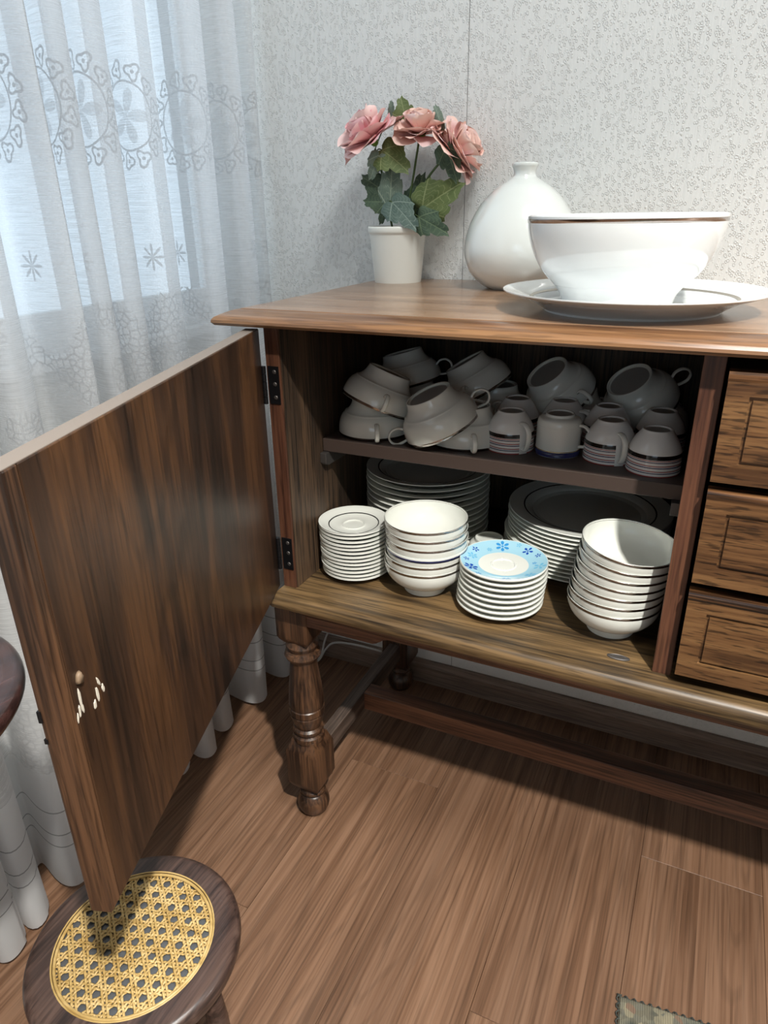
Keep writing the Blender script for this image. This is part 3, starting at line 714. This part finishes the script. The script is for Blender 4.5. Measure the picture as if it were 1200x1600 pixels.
# --- two-handled soup cups, built upside down (rim at z=0)
t = empty('soup_cup')
porcelain('cup_body', [(0, .0625), (.036, .0625), (.038, .0660), (.0398, .0668), (.0412, .0655), (.0440, .0540), (.0505, .0445), (.0560, .0412), (.0572, .0395), (.0630, .0325), (.0670, .0220), (.0685, .0100), (.0682, .0005), (.0672, 0), (.0662, .0010), (.0660, .0100), (.0642, .0210), (.0598, .0310), (.050, .0390), (.036, .0520), (0, .0535)], CER, t)
porcelain('base_mark', [(0, .0629), (.035, .0629), (.035, .0624)], UNGL, t, 1)
ring_part('rim_band', [(.0687, .0048), (.0686, .0002), (.0674, -.0004), (.0664, .0006), (.0672, .0048)], SILVER, t)
for s in (1, -1):
    pts = spline([(s*.0655, 0, .0270), (s*.074, 0, .0330), (s*.086, 0, .0325), (s*.0945, 0, .0240), (s*.094, 0, .0130), (s*.086, 0, .0058), (s*.076, 0, .0050), (s*.0668, 0, .0062)], 5)
    obj('handle', tube(pts, .0021, 8, w=.0042, side=(0, 1, 0)), CER, t, smooth=True)
soup = t
def axis_h(ax, hint):
    z = Vector(ax).normalized(); x = Vector(hint); x = (x - z*x.dot(z)).normalized(); y = z.cross(x)
    return Matrix((x, y, z)).transposed().to_quaternion()
def axis_q(ax, spin):
    if isinstance(spin, tuple): return axis_h(ax, spin)
    ax = Vector(ax).normalized(); return Vector((0, 0, 1)).rotation_difference(ax) @ Quaternion((0, 0, 1), math.radians(spin))
ZS = .822
soups = [((.103, .200, ZS), (0, 0, 1), -62, 'cream soup cup upside down at the left end of the shelf'),
         ((.106, .200, ZS+.050), (.32, .26, .9), -60, 'tilted soup cup resting on the leftmost upturned soup cup'),
         ((.280, .208, ZS), (0, 0, 1), -62, 'upturned soup cup lying under the large tilted one'),
         ((.247, .178, ZS+.030), (-.36, -.22, .90), (.9, .45, .3), 'large tilted soup cup with both loop handles showing'),
         ((.106, .372, ZS), (0, 0, 1), 20, 'dark soup cup upside down at the back left of the shelf'),
         ((.100, .372, ZS+.052), (-.26, .0, .96), 8, 'shaded soup cup tilted on top at the back left'),
         ((.282, .378, ZS), (0, 0, 1), 80, 'shaded upturned soup cup at the back behind the large tilted one'),
         ((.256, .362, ZS+.053), (-.50, -.10, .86), 95, 'shaded soup cup steeply tilted behind the large tilted one'),
         ((.430, .402, ZS), (0, 0, 1), 60, 'shaded upturned soup cup at the back behind the navy rimmed mug'),
         ((.412, .388, ZS+.048), (-.45, -.42, .80), (.75, -.62, 0), 'grey looking soup cup tilted to show its base behind the navy rimmed mug'),
         ((.570, .412, ZS), (0, 0, 1), 60, 'shaded upturned soup cup in the back right corner'),
         ((.556, .392, ZS+.045), (-.40, -.45, .80), (.9, .43, 0), 'dim soup cup tilted to show its base in the back right corner')]
for loc, ax, sp, lab in soups: place(soup, 'soup', loc, lab, 'cup', 'soup cups on the shelf', axis_q(ax, sp))

# --- striped coffee cups, upside down
t = empty('striped_cup')
porcelain('cup_body', [(0, .0635), (.0185, .0635), (.0195, .0660), (.0220, .0665), (.0232, .0650), (.0245, .0625), (.0320, .0520), (.0380, .0400), (.0405, .0310), (.0412, .0150), (.0415, .0005), (.0405, 0), (.0398, .0010), (.0395, .0150), (.0385, .0310), (.0350, .0420), (.026, .0540), (0, .0585)], STRIPE, t)
porcelain('base_mark', [(0, .0639), (.0180, .0639), (.0180, .0632)], UNGL, t, 1)
obj('handle', tube(spline([(.0320, 0, .0510), (.044, 0, .0505), (.0535, 0, .043), (.0555, 0, .030), (.0525, 0, .016), (.047, 0, .0085), (.0405, 0, .0085)], 5), .0030, 8, w=.0050, side=(0, 1, 0)), CER, t, smooth=True)
sc = t
cups = [((.363, .200), -42, 'striped coffee cup upside down beside the soup cups, handle facing out'),
        ((.528, .206), -58, 'striped coffee cup upside down in the middle right, handle facing out'),
        ((.600, .178), 100, 'striped coffee cup upside down nearest the right end, no handle in view'),
        ((.350, .288), 160, 'plain looking coffee cup behind the leftmost striped cup'),
        ((.432, .302), -20, 'shaded coffee cup directly behind the navy rimmed mug'),
        ((.510, .292), 175, 'shaded coffee cup behind the middle right striped cup'),
        ((.598, .292), 60, 'dim coffee cup directly behind the rightmost striped cup')]
for (x, y), sp, lab in cups: place(sc, 'sc', (x, y, ZS), lab, 'cup', 'striped coffee cups on the shelf', Quaternion((0, 0, 1), math.radians(sp)))
# --- navy rimmed mug
t = thing('rimmed_mug', 'cream mug upside down with a navy and gilt rim on the shelf', 'mug', (.444, .206, ZS), (0, 0, math.radians(-12)))
porcelain('mug_body', [(0, .0655), (.0200, .0655), (.0212, .0680), (.0232, .0682), (.0240, .0660), (.0250, .0640), (.0330, .0610), (.0362, .0540), (.0368, .0400), (.0370, .0150), (.0375, .0005), (.0365, 0), (.0357, .0010), (.0352, .0150), (.0350, .0400), (.034, .0530), (0, .0590)], CER, t)
porcelain('base_mark', [(0, .0660), (.0195, .0660), (.0195, .0652)], UNGL, t, 1)
ring_part('navy_band', [(.0379, .0005), (.0377, .0090), (.0368, .0092), (.0366, .0004)], NAVY, t)
ring_part('gilt_line', [(.0380, .0098), (.0379, .0108), (.0370, .0108), (.0370, .0098)], GOLD, t)
obj('handle', tube(spline([(.0355, 0, .0520), (.046, 0, .0505), (.0535, 0, .042), (.0535, 0, .028), (.048, 0, .018), (.0365, 0, .016)], 5), .0026, 8, w=.0042, side=(0, 1, 0)), CER, t, smooth=True)

# ------------------------------------------------------------------ on the table top
t = thing('bottle_vase', 'glossy white rounded vase with a short narrow neck', 'vase', (.304, .418, ZTOP))
porcelain('vase_body', [(0, .004), (.050, .004), (.053, 0), (.058, .0005), (.075, .011), (.093, .030), (.1035, .056), (.1035, .083), (.094, .116), (.075, .148), (.052, .171), (.031, .184), (.0215, .190), (.0195, .197), (.0215, .204), (.0235, .208), (.0230, .212), (.0190, .212), (.0165, .206), (.0160, .195), (.020, .187), (.05, .165), (.09, .115), (.099, .07), (.08, .02), (0, .012)], CERV, t, 4, 64)
t = thing('oval_platter', 'wide white platter with a silver line under the serving bowl', 'plate', (.538, .165, ZTOP))
porcelain('platter_body', [(r*.975, z) for r, z in [(0, .003), (.118, .003), (.121, 0), (.126, 0), (.129, .004), (.150, .0155), (.172, .0225), (.1865, .0275), (.1885, .0290), (.1870, .0303), (.172, .0262), (.150, .0205), (.136, .0105), (.122, .0075), (0, .0068)]], CERS, t, 3, 72)
ring_part('platinum_line', [(r*.975, z) for r, z in [(.1440, .0174), (.1475, .0195), (.1475, .0185), (.1440, .0162)]], SILVER2, t, 72)
SB = lambda p: [(r*.855, z*.955) for r, z in p]
t = thing('serving_bowl', 'large deep white serving bowl with a silver rim on the platter', 'bowl', (.517, .168, ZTOP+.0072))
porcelain('bowl_body', SB([(0, .004), (.083, .004), (.086, 0), (.091, 0), (.0915, .003), (.096, .016), (.1055, .0275), (.1085, .0300), (.1120, .0335), (.131, .052), (.146, .077), (.1545, .101), (.1575, .123), (.1570, .1262), (.1555, .1270), (.1535, .1255), (.150, .100), (.141, .076), (.126, .054), (.104, .036), (.08, .022), (0, .018)]), CERS, t, 4, 80)
ring_part('rim_band', SB([(.1577, .1225), (.1568, .1160), (.1555, .1160), (.1562, .1225)]), SILVER, t, 80)

# flower pot and artificial flowers
px_, py_ = .030, .472
t = thing('flower_pot', 'tapered white flower pot holding artificial pink flowers', 'pot', (px_, py_, ZTOP))
porcelain('pot_body', [(0, .002), (.0455, .002), (.046, 0), (.0485, 0), (.0490, .002), (.0575, .092), (.0580, .095), (.0600, .0965), (.0610, .099), (.0615, .106), (.0605, .1085), (.0590, .109), (.0572, .1075), (.0560, .100), (.050, .03), (0, .02)], POTM, t, 1, 48)
porcelain('pot_filling', [(.054, .078), (.0545, .092), (.03, .096), (0, .094)], FOAM, t, 1, 24)

def petal_mesh(name, Lp, Wp, cup, curl, ruf, seed, mat):
    rr = random.Random(seed); bm = bmesh.new(); uvl = bm.loops.layers.uv.new('UVMap'); nu, nv = 10, 8; g = {}; p1, p2 = rr.uniform(0, 6), rr.uniform(0, 6)
    for j in range(nv+1):
        v = j/nv; w = Wp*(.16 + .84*math.sin(min(1, v*1.12)*PI*.56)**.8)*(1 if v < .75 else 1-.22*((v-.75)/.25)**2)
        for i in range(nu+1):
            u = -1+2*i/nu; top = 1-.26*abs(u)**2.2*v**2
            x = u*w*.5; y = Lp*v*top
            z = cup*(u*u)*w*.5*(.35+.65*v) + curl*Lp*v*v + ruf*Lp*v*v*math.sin(u*3.6+p1) + ruf*.35*Lp*v**3*math.sin(u*6.5+p2)
            g[i, j] = bm.verts.new((x, y, z))
    for i in range(nu):
        for j in range(nv):
            f = bm.faces.new((g[i, j], g[i+1, j], g[i+1, j+1], g[i, j+1]))
            for lp, (a, b) in zip(f.loops, ((i, j), (i+1, j), (i+1, j+1), (i, j+1))): lp[uvl].uv = (a/nu, b/nv)
    me = bpy.data.meshes.new(name); bm.to_mesh(me); bm.free(); me.materials.append(mat); me.polygons.foreach_set('use_smooth', [True]*len(me.polygons)); return me
def bloom(parent, centre, axis, size, mats, seed, spin=0, layers=None):
    rr = random.Random(seed)
    q = Vector((0, 0, 1)).rotation_difference(Vector(axis).normalized()) @ Quaternion((0, 0, 1), spin)
    bm = lathe(smooth_prof([(0, -.012), (.0055, -.010), (.0085, -.003), (.010, .004), (.009, .010), (.005, .015), (0, .016)], 2), 14)
    b = obj('bloom', bm, CALYX, parent, smooth=True); b.location = Vector(centre) - parent.location; b.rotation_mode = 'QUATERNION'; b.rotation_quaternion = q
    layers = layers or [(4, .58, 84, .006, .75), (6, .70, 68, .005, .65), (8, .82, 50, .003, .55), (8, .92, 28, 0, .42), (8, 1.0, 6, -.003, .28)]
    k = 0
    for li, (n, s, el, z0, cup) in enumerate(layers):
        ms = [petal_mesh('petal', size*.5*s, size*.50*s*(1.1 if li < 3 else 1.2), cup, .12 if li < 3 else -.10, .05, seed*31+li*7+v, mats[(li+v) % len(mats)]) for v in range(3)]
        for i in range(n):
            a = 2*PI*(i+.5*(li % 2))/n + rr.uniform(-.18, .18); e = math.radians(el + rr.uniform(-9, 9))
            o = bpy.data.objects.new('petal', ms[(i+li) % 3]); C.objects.link(o); o.parent = b
            # local y is the petal's length: tip it up by e, then turn it about the bloom axis
            o.rotation_mode = 'QUATERNION'
            o.rotation_quaternion = Quaternion((0, 0, 1), a) @ Quaternion((1, 0, 0), e) @ Quaternion((0, 1, 0), rr.uniform(-.25, .25))
            o.location = Quaternion((0, 0, 1), a) @ Vector((0, .004, z0+.004))
            o.scale = (rr.uniform(.9, 1.12),)*3
    return b
def leaf_bm(base, tip, width, mat_i, nrm, lobes=3, stem_to=None, droop=.24, fold=.45):
    base, tip = Vector(base), Vector(tip); ax = tip-base; Ln = ax.length; ax.normalize()
    nrm = Vector(nrm); nrm = (nrm - ax*nrm.dot(ax)).normalized(); sd = ax.cross(nrm)
    bm = bmesh.new(); uvl = bm.loops.layers.uv.new('UVMap')
    na, nr = 48, 6; A = math.radians(128); g = {}
    c0 = bm.verts.new(base)
    spread = math.radians(62)
    for i in range(na+1):
        th = -A + 2*A*i/na
        lob = max(math.cos((th-k*spread)*1.35) * (1 if k == 0 else .80) for k in (-1, 0, 1)) if lobes == 3 else math.cos(th*.62)
        lob = max(lob, .25)
        R = Ln*(.34 + .66*lob**1.1)*(1+.05*math.sin(i*1.57)+.03*math.sin(i*2.6))
        if abs(th) > math.radians(95): R *= 1-.6*(abs(th)-math.radians(95))/math.radians(33)
        for j in range(1, nr+1):
            r = R*j/nr; y = r*math.cos(th); x = r*math.sin(th)*width*.82
            z = -droop*Ln*(r/Ln)**2 + fold*abs(x)*.6 + .03*Ln*math.sin(th*4+r/Ln*5)*(j/nr)
            g[i, j] = bm.verts.new(base + ax*y + sd*x + nrm*z)
    for i in range(na):
        u0, u1 = (-A+2*A*i/na)/spread, (-A+2*A*(i+1)/na)/spread
        f = bm.faces.new((c0, g[i, 1], g[i+1, 1]))
        for lp, uv in zip(f.loops, ((u0, 0), (u0, 1/nr), (u1, 1/nr))): lp[uvl].uv = uv
        for j in range(1, nr):
            f = bm.faces.new((g[i, j], g[i, j+1], g[i+1, j+1], g[i+1, j]))
            for lp, uv in zip(f.loops, ((u0, j/nr), (u0, (j+1)/nr), (u1, (j+1)/nr), (u1, j/nr))): lp[uvl].uv = uv
    for f in bm.faces: f.material_index = 0
    if stem_to is not None:
        n0 = len(bm.faces); tube(spline([Vector(stem_to), (Vector(stem_to)+base)*.5+Vector((0, -.002, .004)), base], 4), .0013, 6, bm)
        bm.faces.ensure_lookup_table()
        for f in list(bm.faces)[n0:]: f.material_index = 1
    return bm
stems = {'L': [(.022, .470, 1.152), (.016, .473, 1.178), (.004, .474, 1.226), (-.003, .470, 1.273), (-.010, .455, 1.315)],
         'M': [(.040, .474, 1.152), (.046, .475, 1.178), (.055, .476, 1.225), (.062, .477, 1.26), (.074, .478, 1.325)],
         'R': [(.048, .470, 1.152), (.058, .472, 1.178), (.075, .472, 1.213), (.094, .474, 1.259), (.130, .478, 1.298)]}
blooms = {'L': ((-.010, .448, 1.330), (-.42, -.40, .80), .128, (PET[0], PET[2], PET[0]), 5),
          'M': ((.080, .474, 1.335), (.10, -.30, .95), .100, (PET[1], PET[0], PET[1]), 9),
          'R': ((.140, .484, 1.302), (.80, .05, .55), .126, (PET[1], PET[1], PET[0]), 13)}
leaves = [('M', (0.045, 0.480, 1.363), (0.040, 0.472, 1.403), .85, 1), ('L', (0.014, 0.48, 1.372), (0.019, 0.472, 1.397), .4, 2), ('R', (0.118, 0.484, 1.347), (0.110, 0.476, 1.386), .38, 2),
          ('L', (0.008, 0.450, 1.312), (0.066, 0.434, 1.281), .8, 1), ('R', (0.140, 0.455, 1.312), (0.168, 0.437, 1.258), .62, 0), ('R', (0.092, 0.455, 1.206), (0.168, 0.440, 1.249), .72, 1),
          ('R', (0.089, 0.445, 1.190), (0.150, 0.425, 1.166), .62, 0), ('L', (0.033, 0.440, 1.218), (0.092, 0.411, 1.180), .62, 3), ('L', (0.020, 0.455, 1.205), (0.034, 0.440, 1.283), .50, 2),
          ('L', (0.010, 0.455, 1.238), (-0.034, 0.440, 1.268), .75, 0), ('L', (0.014, 0.450, 1.219), (-0.026, 0.432, 1.222), .8, 0), ('L', (0.016, 0.45, 1.216), (0.006, 0.438, 1.180), .55, 0),
          ('M', (0.060, 0.478, 1.198), (0.082, 0.475, 1.268), .58, 0), ('L', (0.006, 0.44, 1.303), (-0.008, 0.425, 1.262), .6, 2)]
flab = {'L': 'artificial flower with a full pink bloom leaning left, in the white pot', 'M': 'artificial flower with a flat coral bloom in the middle of the pot', 'R': 'artificial flower with a coral bloom turned right away from the others'}
for k in 'LMR':
    t = thing('artificial_flower', flab[k], 'flower', stems[k][0], group='artificial flowers in the pot')
    sp = spline(stems[k], 5); obj('stem', tube(sp, .0023, 8), STEM, t, world=True, smooth=True)
    cen, ax, sz, ms, sd = blooms[k]; bloom(t, cen, ax, sz, ms, sd)
    for lk, b, tp, w, mi in leaves:
        if lk != k: continue
        near = min(sp, key=lambda q: (q-Vector(b)).length + (0 if q.z <= b[2]+.004 else .05))
        view = Vector((.45, -.85, .25)) if mi != 0 else Vector((.3, -.9, .15))
        obj('leaf', leaf_bm(b, tp, w, mi, view, stem_to=near, lobes=3 if w > .5 else 1), [LEAF[mi], STEM], t, world=True, smooth=True)

# ------------------------------------------------------------------ cane stool, round stand, rug, cable
st = thing('cane_stool', 'low round dark wooden stool with a woven golden cane seat', 'stool', (.072, -.512, 0))
ZSE = .300
seat = obj('seat_frame', lathe(smooth_prof([(.104, ZSE-.012), (.104, ZSE-.0045), (.1045, ZSE-.0005), (.107, ZSE), (.128, ZSE-.001), (.1365, ZSE-.004), (.1405, ZSE-.011), (.1405, ZSE-.020), (.137, ZSE-.028), (.128, ZSE-.032), (.104, ZSE-.032), (.104, ZSE-.012)], 3), 72), W_STOOL, st, smooth=True)
obj('seat_bead', lathe([(.1015+.0022*math.cos(a*PI/4), ZSE-.002+.0022*math.sin(a*PI/4)) for a in range(9)], 64), CANE, st, smooth=True)
obj('seat_bead', lathe([(.1052+.0012*math.cos(a*PI/4), ZSE-.0003+.0010*math.sin(a*PI/4)) for a in range(9)], 64), CANE, st, smooth=True)
obj('seat_backing', lathe([(0, ZSE-.012), (.104, ZSE-.012), (.104, ZSE-.0075), (0, ZSE-.0075)], 48), CANEB, st)
bm = bmesh.new(); RC = .1005; pitch = .0205
for d in range(3):
    a = math.radians(20 + 60*d); u = Vector((math.cos(a), math.sin(a), 0)); v = Vector((-math.sin(a), math.cos(a), 0))
    for k in range(-6, 7):
        for h in (-1, 1):
            o = (k+.5)*pitch*.866*1.0 + h*.0024
            if abs(o) > RC-.002: continue
            hl = math.sqrt(RC*RC-o*o); n = max(4, int(hl*2/.0024)); pts = []
            for i in range(n+1):
                s = -hl + 2*hl*i/n
                z = ZSE-.0048 + .0011*math.sin(2*PI*s/(pitch*.5) + d*2.1 + k*2.4 + (0 if h > 0 else 1.3)) + .0004*d
                pts.append(u*s + v*o + Vector((0, 0, z)))
            tube(pts, .00085, 5, bm, w=.0019, side=v)
tag(obj('cane_weave', bm, CANE, st, smooth=True), kind='stuff')
for k in range(4):
    a = math.radians(20+90*k); ca, sa = math.cos(a), math.sin(a)
    obj('leg', tube([(ca*.088, sa*.088, ZSE-.031), (ca*.098, sa*.098, .14), (ca*.106, sa*.106, 0)], [.013, .015, .011], 14), W_STOOL, st, smooth=True)
obj('stretcher_ring', lathe([(.090+.006*math.cos(i*PI/4), .13+.006*math.sin(i*PI/4)) for i in range(9)], 40), W_STOOL, st, smooth=True)

t = thing('pedestal_table', 'dark glossy round table, only its rounded top edge showing at the left border', 'table', (-.069, -.682, 0))
obj('table_top', lathe(smooth_prof([(0, .732), (.150, .732), (.166, .735), (.1745, .742), (.1765, .750), (.173, .757), (.160, .760), (.140, .7605), (0, .7605)], 3), 72), W_STAND, t, smooth=True)
obj('pedestal', lathe(smooth_prof([(.020, .02), (.022, .05), (.016, .10), (.020, .30), (.014, .45), (.018, .60), (.024, .70), (.05, .732)], 4), 24), W_STAND, t, smooth=True)
obj('pedestal_base', lathe(smooth_prof([(0, 0), (.085, 0), (.090, .006), (.085, .014), (.05, .022), (.018, .030), (0, .03)], 3), 40), W_STAND, t, smooth=True)

def rug_mat():
    m, nt, p = new_mat('woven_rug'); tc = N(nt, 'ShaderNodeTexCoord').outputs['Object']
    br = N(nt, 'ShaderNodeTexVoronoi'); br.inputs['Scale'].default_value = 85; L(nt, tc, br.inputs['Vector'])
    n = N(nt, 'ShaderNodeTexNoise'); n.inputs['Scale'].default_value = 34; L(nt, tc, n.inputs['Vector'])
    sp = N(nt, 'ShaderNodeSeparateColor'); L(nt, br.outputs['Color'], sp.inputs[0])
    c1 = ramp(nt, sp.outputs[0], [(0, srgb(52, 58, 56)), (.3, srgb(96, 100, 92)), (.55, srgb(150, 142, 118)), (.75, srgb(60, 72, 78)), (.9, srgb(110, 50, 42))])
    nt.nodes[-1].color_ramp.interpolation = 'CONSTANT'
    c2 = ramp(nt, n.outputs['Fac'], [(.4, srgb(66, 72, 68)), (.62, srgb(140, 132, 110))])
    L(nt, mixc(nt, .55, c1, c2), p.inputs['Base Color']); p.inputs['Roughness'].default_value = .95
    w = N(nt, 'ShaderNodeTexWave'); w.inputs['Scale'].default_value = 90; L(nt, tc, w.inputs['Vector']); bump(nt, p, w.outputs['Fac'], .8, .002)
    return m
RUG = rug_mat(); RUGE = plain('rug_binding', srgb(62, 66, 62), .95)
t = thing('woven_rug', 'corner of a patterned grey woven rug on the plank floor', 'rug', (.681, -.111, 0), (0, 0, math.radians(5.5)))
obj('rug_pile', rect_loft([(.004, -1.6, 1.3, -.004, .0005), (.003, -1.603, 1.303, -.003, .006), (.006, -1.6, 1.3, -.006, .0085)]), RUG, t)
for nm, a, b in (('edge_binding', (0, -.0035, .0045), (1.3, -.0035, .0045)), ('edge_binding', (.003, 0, .0045), (.003, -1.6, .0045))):
    a, b = Vector(a), Vector(b); n = int((b-a).length/.0022); ax = (b-a).normalized(); bm = bmesh.new(); sd = Vector((-ax.y, ax.x, 0))
    pts = [a + (b-a)*i/n + sd*.0036*math.cos(i*1.1) + Vector((0, 0, .0036*math.sin(i*1.1))) for i in range(n+1)]
    tube(pts, .0014, 4, bm); tag(obj(nm, bm, RUGE, t), kind='stuff')

t = thing('power_cable', 'thin white cable looping by the baseboard behind the left leg', 'cable', (-.24, .50, 0))
cp = [(-.33, .523, .004), (-.29, .50, .004), (-.252, .488, .0035), (-.238, .498, .012), (-.225, .512, .040), (-.200, .522, .062), (-.13, .523, .073), (-.05, .520, .076)]
obj('cable_sheath', tube(spline(cp, 6), .003, 8), PLASTIC, t, world=True, smooth=True)
cp = [(-.252, .500, .0035), (-.246, .494, .006), (-.235, .506, .030), (-.232, .518, .060), (-.22, .526, .10)]
obj('cable_sheath', tube(spline(cp, 6), .003, 8), PLASTIC, t, world=True, smooth=True)
